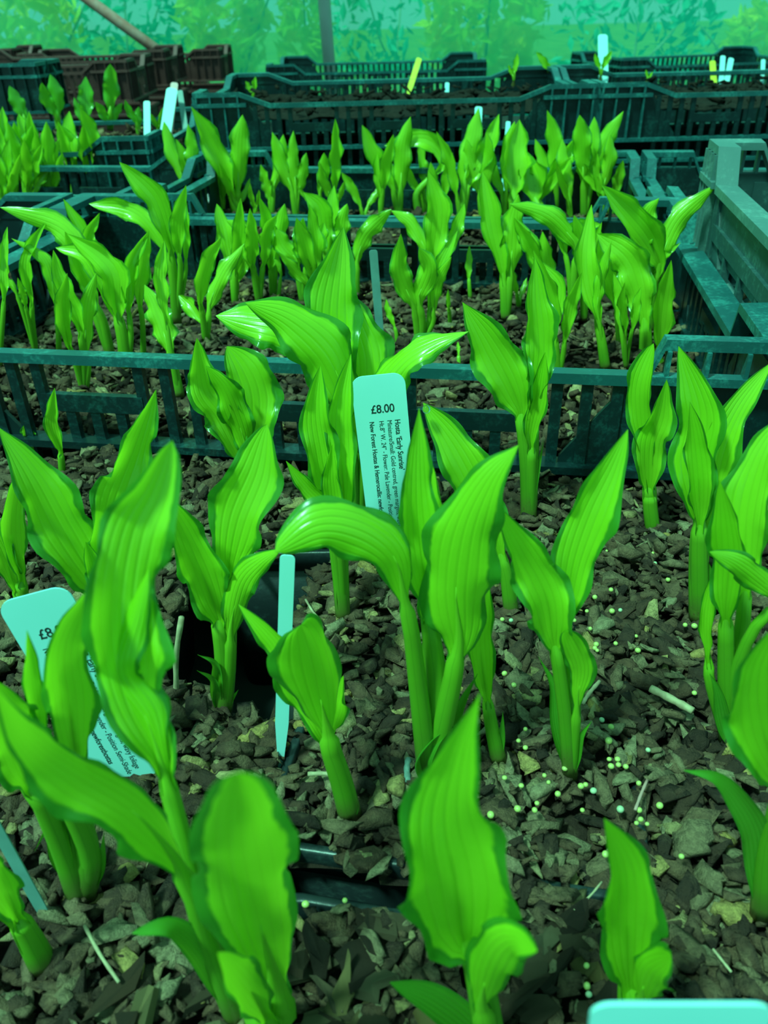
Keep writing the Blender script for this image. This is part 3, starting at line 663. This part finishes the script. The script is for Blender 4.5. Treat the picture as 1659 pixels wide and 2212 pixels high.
NEAR1 = [
 (( -2, 800), ['5,700 | 10,620 8,560 16,490'], [34]),
 ((78, 768), ['70,690 | 68,640 58,560 102,474', '48,670 | 30,620 12,600 15,560', '62,690 | 50,640 38,600'], [36, 22, 20]),
 ((128, 770), ['125,700 | 118,640 95,560 25,515'], [36]),
 ((182, 850), ['165,790 | 145,730 135,660 145,590', '190,800 | 185,740 188,670 208,590', '180,770 | 170,690 130,600 115,540'], [44, 46, 48]),
 ((240, 770), ['215,700 | 180,600 140,500 0,448', '225,700 | 200,640 165,560 140,500'], [64, 58]),
 ((275, 800), ['265,730 | 250,660 235,580 145,505', '282,730 | 278,650 285,570 322,498', '268,740 | 240,660 190,560 120,535'], [86, 44, 52]),
 ((260, 700), ['250,600 | 240,570 205,540 137,430', '250,600 | 235,560 190,520 215,460'], [40, 40]),
 ((310, 780), ['308,700 | 300,640 310,560 322,500'], [38]),
 ((388, 858), ['375,790 | 362,745 340,680 312,615', '372,780 | 350,640 345,590 355,520'], [66, 40]),
 ((382, 700), ['375,600 | 365,520 335,430 258,350', '370,590 | 345,520 290,460 192,440', '390,590 | 385,530 385,470 402,400', '400,600 | 402,540 398,470 400,420'], [66, 48, 40, 30]),
 ((445, 745), ['442,700 | 430,690 410,660 386,638', '450,700 | 452,660 480,590 528,526', '440,700 | 432,640 445,570 478,512'], [40, 44, 44]),
 ((560, 655), ['550,600 | 545,560 545,510 540,450', '565,600 | 570,560 575,500 598,465', '555,610 | 540,560 530,500 488,475'], [46, 40, 44]),
 ((600, 650), ['604,620 | 606,590 598,560 590,528'], [16]),
 ((655, 655), ['645,600 | 640,560 615,530 598,495', '660,600 | 662,560 650,520 655,470', '668,600 | 672,560 690,520 700,480'], [48, 44, 40]),
 ((720, 640), ['710,580 | 700,520 690,450 655,415', '725,580 | 735,520 742,470 750,440', '715,580 | 722,500 718,440 722,400'], [60, 40, 46]),
 ((770, 640), ['770,600 | 772,560 790,510 846,452'], [48]),
 ((858, 750), ['856,720 | 850,700 838,670 834,646'], [18]),
 ((906, 755), ['900,700 | 893,660 865,590 866,505', '912,700 | 905,640 925,580 905,535', '925,700 | 930,650 950,580 988,498', '935,700 | 938,660 945,610 975,555'], [52, 56, 38, 34]),
 ((945, 650), ['940,600 | 935,550 945,460 925,368', '935,600 | 915,530 885,480 845,455', '955,600 | 960,560 985,500 1003,440'], [72, 40, 34]),
 ((972, 706), ['971,680 | 969,660 968,625'], [13]), ((992, 810), ['991,780 | 990,760 989,738'], [12]),
 ((1016, 645), ['1014,620 | 1012,590 1014,530'], [18]),
 ((1092, 690), ['1090,640 | 1085,590 1062,490 1042,368', '1098,640 | 1105,560 1110,480 1120,420'], [66, 60]),
 ((1206, 818), ['1200,760 | 1197,720 1188,640 1152,540', '1216,770 | 1222,720 1235,650 1257,588', '1200,760 | 1195,700 1205,620 1150,555'], [62, 38, 40]),
 ((1308, 798), ['1300,740 | 1288,680 1268,570 1278,442', '1300,740 | 1290,660 1300,590 1320,520'], [68, 30]),
 ((1352, 798), ['1345,740 | 1338,690 1338,640 1325,590', '1360,740 | 1370,690 1376,650 1385,620', '1350,740 | 1352,700 1345,650 1350,610'], [26, 24, 28]),
 ((1395, 780), ['1395,730 | 1392,690 1362,570 1290,505'], [90]),
 ((1425, 785), ['1422,775 | 1425,750 1432,660 1450,562'], [64]),
 ((1400, 720), ['1410,620 | 1425,570 1390,500 1300,400', '1425,620 | 1430,555 1465,475 1550,398', '1405,600 | 1390,520 1400,460 1424,428', '1415,620 | 1430,560 1450,540 1470,524'], [82, 56, 56, 20]),
 ((1235, 700), ['1240,600 | 1245,530 1185,465 1100,440', '1230,600 | 1215,510 1255,490 1300,485'], [54, 40]),
 ((1160, 690), ['1165,620 | 1165,580 1140,520 1110,470'], [44]),
]
ordn = ['first', 'second', 'third', 'fourth', 'fifth', 'sixth', 'seventh', 'eighth', 'ninth', 'tenth', 'eleventh', 'twelfth', 'thirteenth', 'fourteenth', 'fifteenth', 'sixteenth', 'seventeenth', 'eighteenth', 'nineteenth', 'twentieth', 'twenty-first']
rl = random.Random(3)
def row(data, z, where, group, mat, pwk=1.0, n=18, m=11):
    order = sorted(range(len(data)), key=lambda i: data[i][0][0]); half = len(data)//2
    for rank, i in enumerate(order):
        base, ps, ws = data[i]
        kind = 'single hosta shoot' if len(ps) == 1 else ('hosta clump of %s leaves' % {2: 'two', 3: 'three', 4: 'four', 5: 'five'}[len(ps)])
        side = ('%s from the left' % ordn[rank]) if rank < len(order)/2 else ('%s from the right' % ordn[len(order)-1-rank])
        lv = []
        for j, (p, w) in enumerate(zip(ps, ws)):
            lv.append(Lf(p, w*1.02, tm=rl.uniform(.36, .48), cup=rl.choice([.5, .7, .9, -.5, -.6]), roll=rl.uniform(-20, 20), roll2=rl.uniform(-25, 25), dt=rl.uniform(-.02, .025), ruf=rl.uniform(.14, .3), freq=rl.uniform(2, 3.2), pw=(max(9, w*.34)*pwk, max(8, w*.28)*pwk), mat=mat, n=n, m=m))
        plant('%s in %s, %s' % (kind, where, side), base, z, lv, group)

def auto(base, tips, wk=1.0):
    ps, ws = [], []
    for tx, ty in tips:
        bx, by = base; L = math.hypot(tx-bx, ty-by); f = rl.uniform(.30, .42); sx = (tx-bx)
        a = (bx+sx*f*.55, by+(ty-by)*f); mpt = (bx+sx*.62+rl.uniform(-.04, .04)*L, by+(ty-by)*.70)
        ps.append('%.0f,%.0f | %.0f,%.0f %.0f,%.0f %.0f,%.0f' % ((bx+a[0])/2, (by+a[1])/2, a[0], a[1], mpt[0], mpt[1], tx, ty)); ws.append(L*rl.uniform(.17, .24)*wk)
    return (base, ps, ws)
NEAR1 += [auto(b, t) for b, t in [((508, 658), [(468, 440), (520, 428), (545, 500)]), ((590, 642), [(560, 425), (615, 440)]), ((682, 657), [(640, 470), (602, 545), (668, 440)]),
 ((1120, 664), [(1098, 560), (1138, 600)]), ((1192, 692), [(1110, 470), (1172, 500)]), ((1262, 692), [(1300, 480), (1240, 465)]), ((1340, 745), [(1298, 500), (1362, 530)])]]
row(NEAR1, SZ1, 'the nearest crate', 'hosta plants in the nearest crate', 'leaf_back')
R2 = [auto(b, t) for b, t in [((480, 470), [(455, 300), (502, 330)]), ((552, 472), [(540, 395), (560, 410)]), ((822, 474), [(815, 330), (850, 290)]), ((955, 476), [(930, 350), (978, 330)]), ((1042, 478), [(1008, 300), (1052, 285)]), ((1232, 475), [(1215, 300), (1200, 350)]), ((1300, 472), [(1318, 290), (1290, 330)]),
 
 ((412, 462), [(354, 262), (406, 268), (441, 350), (380, 300)]), ((512, 472), [(413, 230), (524, 248), (472, 350), (540, 385)]), ((586, 470), [(563, 355), (612, 290)]),
 ((640, 470), [(588, 285), (634, 282), (662, 330)]), ((722, 474), [(724, 256), (690, 350), (745, 390)]), ((786, 476), [(738, 372), (826, 395), (800, 430)]),
 ((862, 470), [(782, 270), (846, 350), (887, 252)]), ((918, 462), [(864, 330), (905, 300)]), ((996, 480), [(943, 284), (1034, 232), (1078, 246)]),
 ((1090, 470), [(1112, 262), (1060, 330)]), ((1152, 472), [(1135, 335), (1235, 340), (1252, 290)]), ((1204, 462), [(1182, 238), (1156, 300)]),
 ((1262, 470), [(1252, 248), (1284, 252), (1347, 240)]), ((1322, 470), [(1240, 340), (1346, 346)]), ((450, 468), [(470, 330), (430, 380)]), ((690, 470), [(640, 400), (700, 330)])]]
R2.append(((905, 468), ['900,420 | 960,350 920,300 830,315'], [50]))
R2.append(((1115, 480), ['1112,440 | 1108,420 1108,340 1122,258'], [92])); R2.append(((1170, 478), ['1165,450 | 1155,430 1150,380 1132,330'], [80]))
row(R2, SZ2, 'the second crate', 'hosta plants in the second crate', 'leaf_back', n=14, m=9)
RL = [auto(b, t, 1.05) for b, t in [((10, 470), [(-30, 300), (20, 300), (45, 330)]), ((60, 455), [(15, 262), (52, 300), (92, 310), (110, 360)]), ((110, 445), [(62, 240), (100, 262), (135, 330)]), ((195, 418), [(150, 300), (180, 268)]), ((30, 450), [(-20, 240), (5, 230), (30, 262), (70, 270)]), ((85, 445), [(40, 245), (75, 285), (128, 300), (100, 330), (60, 255)]), ((160, 420), [(125, 262), (150, 240)]), ((222, 412), [(128, 268), (196, 300), (172, 232)])]]
row(RL, SZ2, 'the left crate of tall clumps', 'hosta plants in the left crate', 'leaf_back', n=14, m=9)
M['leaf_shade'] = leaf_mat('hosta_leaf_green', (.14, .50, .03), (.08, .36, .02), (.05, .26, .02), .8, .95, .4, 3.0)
R3 = [auto(b, t, 1.5) for b, t in [((60, 290), [(20, 185), (45, 230)]), ((128, 292), [(90, 178), (108, 160)]), ((185, 295), [(185, 165), (160, 210)]), ((238, 282), [(238, 138), (265, 222), (205, 220)]), ((300, 292), [(270, 215), (300, 230)]), ((345, 290), [(352, 232), (325, 245)])]]
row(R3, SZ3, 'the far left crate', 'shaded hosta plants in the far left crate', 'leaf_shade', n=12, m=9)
# small shoots showing over the back-row crates
for (b, t, dpt, lab) in [((548, 215), [(552, 165), (530, 175)], 1.5, 'small green shoot at the left corner of the middle back-row crate'), ((1110, 175), [(1118, 115), (1098, 140)], 1.52, 'small green shoot above the middle back-row crate'),
                         ((1190, 170), [(1158, 112), (1180, 130)], 1.52, 'small yellowish shoot over the crate left of the distant white stake'), ((1298, 165), [(1285, 115), (1322, 110)], 1.52, 'small leafy shoot at the foot of the distant white stake'), ((1400, 175), [(1395, 150), (1410, 155)], 1.52, 'tiny bright shoot over the right back-row crate')]:
    p = atd(b[0], b[1], dpt); root = empty('hosta_plant', tuple(p)); tag(root, lab, 'plant', 'small shoots in the back row')
    base, ps, ws = auto(b, t, 1.6)
    for s, w in zip(ps, ws):
        q, k = pp(s); leaf(root, p, p[1], ([base]+q, k+1), w, pw=(5, 5), mat='leaf_back', n=10, m=7)
    g = MB(); g.tube([(0, 0, 0), (0, .003, .118-p[2])], [.002, .004], 6); g.build('stem', M['stem'], root)

# ------------------------------------------------------------------ price labels and stakes
def tag_label(px_top, dep_top, px_bot, dep_bot, px_edge, width, label, lines=None, point=.25, mat='tag', taper=.16, thick=.0006, radius=.22, name='plant_label'):
    a = atd(*px_top, dep_top); b = atd(*px_bot, dep_bot); e = atd(*px_edge, dep_top)
    dn = nrm(b-a); xr = nrm(e-a); xr = nrm(xr-dn*(xr@dn)); nn = np.cross(dn, xr)   # x right, y up(-dn), z toward camera
    up = -dn; nn = np.cross(xr, up); Ln = np.linalg.norm(b-a)+.012
    root = empty(name); root.matrix_world = Matrix(((xr[0], up[0], nn[0], a[0]), (xr[1], up[1], nn[1], a[1]), (xr[2], up[2], nn[2], a[2]), (0, 0, 0, 1))); tag(root, label, 'label')
    h = width/2; r = radius*width; o = []
    for cx_, cy_, a0 in ((h-r, -r, 0), (-h+r, -r, 90)):
        for k in range(7): g = math.radians(a0+90*k/6); o.append((cx_+r*math.cos(g), cy_+r*math.sin(g), 0))
    yt = -Ln*(1-point); o += [(-h, yt, 0), (-h*taper, -Ln, 0), (h*taper, -Ln, 0), (h, yt, 0)]
    mb = MB(); mb.prism([(x, y, -thick) for x, y, z in o], (0, 0, thick)); card = mb.build('card', M[mat], root)
    for txt, size, x, y, rot, bold in (lines or []):
        cu = bpy.data.curves.new('t', 'FONT'); cu.body = txt; cu.size = size; cu.offset = size*(.012 if bold else 0.); cu.extrude = .00002
        ob = bpy.data.objects.new('t', cu); col.objects.link(ob); dg = bpy.context.evaluated_depsgraph_get(); dg.update()
        me = bpy.data.meshes.new_from_object(ob.evaluated_get(dg)); bpy.data.objects.remove(ob); me.materials.clear(); me.materials.append(M['ink'])
        t = link('print', me, card); t.location = (x, y, .00006); t.rotation_euler.z = rot; t.scale.x = .86
    return root
def price_lines(w):
    k = w/.025; Q = -math.pi/2
    return [('£8.00', .0058*k, -.0048*k, -.0185*k, 0, True),
            ('Hosta ‘Early Sunrise’', .0037*k, .0060*k, -.0225*k, Q, True), ('Miniature/Small: Gold centred, green margins, wavy foliage', .0032*k, .0024*k, -.0225*k, Q, False),
            ('Ht.8” W. 24” - Flower: Pale Lavender - Position Semi-Shade', .0032*k, -.0014*k, -.0225*k, Q, False), ('New Forest Hostas & Hemerocallis: newforesthostas', .0032*k, -.0060*k, -.0225*k, Q, True)]
tag_label((815, 810), .371, (862, 1262), .425, (875, 806), .0250, 'pale mint price label standing in the middle, reading £8.00 Hosta Early Sunrise', price_lines(.025), .30)
tag_label((66, 1284), .276, (300, 1700), .325, (148, 1262), .0252, 'tilted pale mint £8.00 price label at the left edge behind leaves', price_lines(.0252), .25)
tag_label((1475, 2172), .118, (1330, 2830), .191, (1659, 2186), .0262, 'blank pale mint label cut off by the bottom right edge', None, .25, radius=.12)
def stake(px0, px1, Y0, Y1, wpx, label, mat, taper=.4, name='plant_label', tip=True, cat='label'):
    a = aty(*px0, Y0); b = aty(*px1, Y1); w = wpx*depth(a)/FPX; e = a+_R*.01
    root = tag_label(px0, depth(a), px1, depth(b), (px0[0]+wpx, px0[1]), w, label, None, .30, mat, taper, .0005, .30, name)
    root['category'] = cat; return root
yb = atz(607, 1640, 0)[1]; stake((621, 1200), (606, 1650), yb+.004, yb, 33, 'narrow pale stake seen edge-on in front of the dark hole', 'tag', .12)
yb = atz(100, 1990, 0)[1]; stake((-20, 1770), (100, 1985), yb+.0, yb, 30, 'grey-green stake leaning in the bottom left corner', 'tag_grey', .5)
yb = atz(822, 745, SZ1)[1]; stake((806, 540), (823, 748), yb, yb, 18, 'dull teal stake in the nearest crate', 'tag_grey', .7)
for p0, p1, d, w, mt, lab in [((317, 218), (318, 302), 1.36, 14, 'tag', 'narrow white stake in the far left crate'), ((372, 190), (360, 268), 1.42, 24, 'tag', 'wide curled white stake in the far left crate'), ((377, 178), (374, 205), 1.44, 16, 'tag_pink', 'pinkish tag behind the curled white stake'),
                              ((388, 195), (398, 262), 1.44, 12, 'tag_grey', 'grey-green stake right of the curled white stake'), ((1302, 74), (1303, 128), 1.53, 21, 'tag', 'white stake standing highest against the netting'),
                              ((1034, 230), (1031, 315), 1.18, 16, 'tag', 'white stake before the middle back-row crate'), ((1098, 262), (1094, 320), 1.17, 10, 'tag', 'thin white stake right of the one before the middle back-row crate'),
                              ((906, 125), (888, 182), 1.53, 12, 'tag_yellow', 'yellow stake leaning above the middle back-row crate'), ((966, 178), (965, 210), 1.53, 9, 'tag', 'tiny white stake inside the middle back-row crate'),
                              ((1562, 120), (1560, 150), 1.53, 11, 'tag', 'small white stake, left of the pair over the right back-row crate'), ((1580, 125), (1574, 155), 1.53, 12, 'tag', 'small white stake, right of the pair over the right back-row crate'), ((1539, 131), (1541, 160), 1.53, 13, 'tag_yellow', 'small yellow tag over the right back-row crate'),
                              ((1649, 128), (1648, 150), 1.53, 9, 'tag', 'small white stake at the upper right edge')]:
    a = atd(*p0, d); b = atd(*p1, d); gz = .118 if d > 1.45 else (SZ3 if p0[0] < 500 else SZ2)
    b2 = b+(b-a)/max(1e-6, (a-b)[2])*max(0, b[2]-gz); q = b2-CAM; dz = float(q@_F); bx = CX+FPX*float(q@_R)/dz; by = CY-FPX*float(q@_U)/dz
    tag_label(p0, d, (bx, by), dz, (p0[0]+w, p0[1]), w*d/FPX, lab, None, .2, mt, .5, .0008, .3)

# ------------------------------------------------------------------ twigs, pellets, drops
def twig(pts, zs, wpx, label, mat='twig', name='twig', cat='twig'):
    P = [atz(x, y, z) for (x, y), z in zip(pts, zs)]; base = P[-1]; Q = smooth_path([p-base for p in P], 9)
    r = [wpx/2*depth(P[0])/FPX*(1+.12*math.sin(i*2.3)) for i in range(9)]
    mb = MB(); mb.tube(Q, r, 8); o = mb.build(name, M[mat], None, True); o.location = tuple(base); tag(o, label, cat); return o
p0 = atz(384, 1527, 0); 
def up(x, y, Y): return float(aty(x, y, Y)[2])
twig([(392, 1334), (380, 1425), (383, 1530)], [up(392, 1334, p0[1]), up(380, 1425, p0[1]), -.001], 13, 'pale dry twig standing upright at the edge of the dark hole')
twig([(183, 2000), (215, 2060), (257, 2122)], [.010, .011, .010], 8, 'white speckled twig lying on the lower-left bark')
twig([(1405, 1487), (1450, 1510), (1497, 1536)], [.010]*3, 17, 'flat straw-coloured splinter lying on the bark at right')
twig([(1258, 1520), (1275, 1495), (1295, 1472)], [.009]*3, 9, 'thin straw splinter beside the V-shaped hosta')
twig([(665, 1672), (700, 1671), (722, 1674)], [.009]*3, 10, 'short pale stick behind the short cupped hosta')
twig([(1240, 1966), (1275, 1935), (1300, 1905)], [.010]*3, 5, 'fine grey stick lying on the bottom right bark')
twig([(1372, 1750), (1385, 1715), (1398, 1685)], [.009]*3, 7, 'reddish-brown splinter among the pellets at right', 'rust')
twig([(1540, 2050), (1560, 2075), (1580, 2100)], [.010]*3, 6, 'thin straw splinter near the right edge bark')
twig([(660, 1295), (675, 1320), (690, 1338)], [.009]*3, 5, 'fine straw beside the hosta left of the central label')
twig([(882, 1640), (879, 1663), (882, 1688)], [.009]*3, 14, 'grey-green speckled casting beside the big hosta stem', 'grit', 'worm_casting', 'casting')
pel = [(1120,1600),(1160,1735),(1185,1690),(1220,1660),(1300,1555),(1316,1640),(1334,1640),(1336,1652),(1352,1656),(1320,1655),(1205,1715),(1265,1695),(1255,1698),(1282,1708),(1380,1692),(1090,1680),(1064,1697),(1126,1697),(1118,1747),(1155,1750),(1176,1675),(1258,1750),(1340,1748),(1381,1750),(1384,1770),(1375,1778),(1398,1780),(1308,1845),(1472,1850),(1267,2086),(1268,2130),(1272,2148),(1425,1740),(1320,1570),(1315,1600),(1500,1497),(1428,1427),(1378,1405),(1374,1374),(1322,1320),(1340,1318),(1268,1320),(1285,1290),(1266,1285),(1240,1340),(1275,1358),(1288,1392),(1290,1405),(1410,1195),(1415,1217),(1322,1178),(1310,1190),(1320,1274),(1267,1266),(1443,1252),(1085,1338),(1480,1350),(1500,1352),(1104,1340),(1135,1575),(1135,1615),(660,1953),(1060,1760),(1150,1165),(1330,1390),(1355,1370),(1200,1590),(1400,1620),(1285,1400),(1355,1165),(1090,1455),(1110,1480),(745,1945)]
ps = MB(); 
def ico(r):
    bm = bmesh.new(); bmesh.ops.create_icosphere(bm, subdivisions=2, radius=r); me = bpy.data.meshes.new('pellet'); 
    for f in bm.faces: f.smooth = True
    bm.to_mesh(me); bm.free(); return me
pm = []
for i in range(2):
    me = ico(1.0); me.materials.append(M['pellet'] if i == 0 else M['pellet_blue']); pm.append(me)
for i, (x, y) in enumerate(pel):
    p = atz(x, y, .008); o = link('fertiliser_pellet', pm[1 if i % 9 == 4 else 0]); r = random.uniform(.00095, .00135)*(.85+.3*random.random()); o.location = tuple(p); o.scale = (r, r*random.uniform(.9, 1.1), r*random.uniform(.8, 1.0)); o.rotation_euler.z = random.random()*3
    tag(o, 'small pale greenish round pellet lying on the bark', 'pellet', 'fertiliser pellets on the bark')
wm = ico(1.0); wm.materials.append(M['water'])
for (x, y, b, r, lab) in [(921, 884, (1105, 1325), 9, 'water drop hanging from the pointed leaf tip right of the central label'), (206, 1283, (180, 1940), 10, 'water drop at the leaf tip before the tilted label'), (48, 1026, (50, 1330), 6, 'water drop on the narrow shoot at the left edge')]:
    Y = atz(*b, 0)[1]; p = aty(x, y, Y+.004); o = link('water_drop', wm); s = r*depth(p)/FPX; o.location = tuple(p); o.scale = (s, s, s*1.1); tag(o, lab, 'water drop')

# ------------------------------------------------------------------ shrubs outside
def shrub(px, py, Y, rad, hgt, n, mat, label):
    c = aty(px, py, Y); root = empty('shrub', (c[0], Y, GZ)); tag(root, label, 'shrub', 'shrubs beyond the netting')
    r = np.random.default_rng(int(px*7+py)); v = []; f = []
    for i in range(n):
        a = r.normal(0, 1, 3); a = a/np.linalg.norm(a)*r.uniform(.3, 1)**.5
        p = np.array([a[0]*rad, a[1]*rad*.7, c[2]-GZ+a[2]*hgt]); p[2] = max(p[2], .03)
        t = nrm(r.normal(0, 1, 3)); s = nrm(np.cross(t, r.normal(0, 1, 3))); L = r.uniform(.025, .055); q = len(v)
        v += [p-t*L, p+s*L*.4+np.cross(s, t)*L*.1, p+t*L, p-s*L*.4+np.cross(s, t)*L*.1]; f.append((q, q+1, q+2, q+3))
    o = mesh('foliage', v, f, M[mat], root); o['kind'] = 'stuff'
    mb = MB()
    for k in range(2):
        e = r.normal(0, 1, 3)*[rad*.6, rad*.4, .1]; mb.tube([(0, 0, 0), (e[0]*.4, e[1]*.4, (c[2]-GZ)*.6), (e[0], e[1], c[2]-GZ+hgt*.4)], [.008, .006, .003], 6)
    mb.build('branches', M['branch'], root)
for a in [(60, 50, 3.55, .20, .16, 260, 'shrub', 'yellow-green shrub beyond the netting at the left edge'), (485, 30, 3.52, .17, .24, 420, 'shrub', 'yellow-green shrub beyond the netting left of the pole'),
          (655, 60, 3.50, .10, .26, 240, 'shrub', 'narrow yellow shrub beyond the netting beside the pole'), (1050, 40, 3.52, .24, .28, 620, 'shrub', 'largest yellow-green shrub beyond the netting right of the pole'),
          (1640, 90, 3.55, .14, .14, 220, 'shrub', 'yellow-green shrub beyond the netting at the right edge'), (250, 20, 4.6, .35, .5, 500, 'shrub_dark', 'pale green bush beyond the netting behind the strut'),
          (850, 40, 5.4, .5, .7, 700, 'shrub_dark', 'pale green bush beyond the netting behind the pole'), (1380, 40, 4.8, .45, .6, 700, 'shrub_dark', 'pale green bush beyond the netting at right')]: shrub(*a)
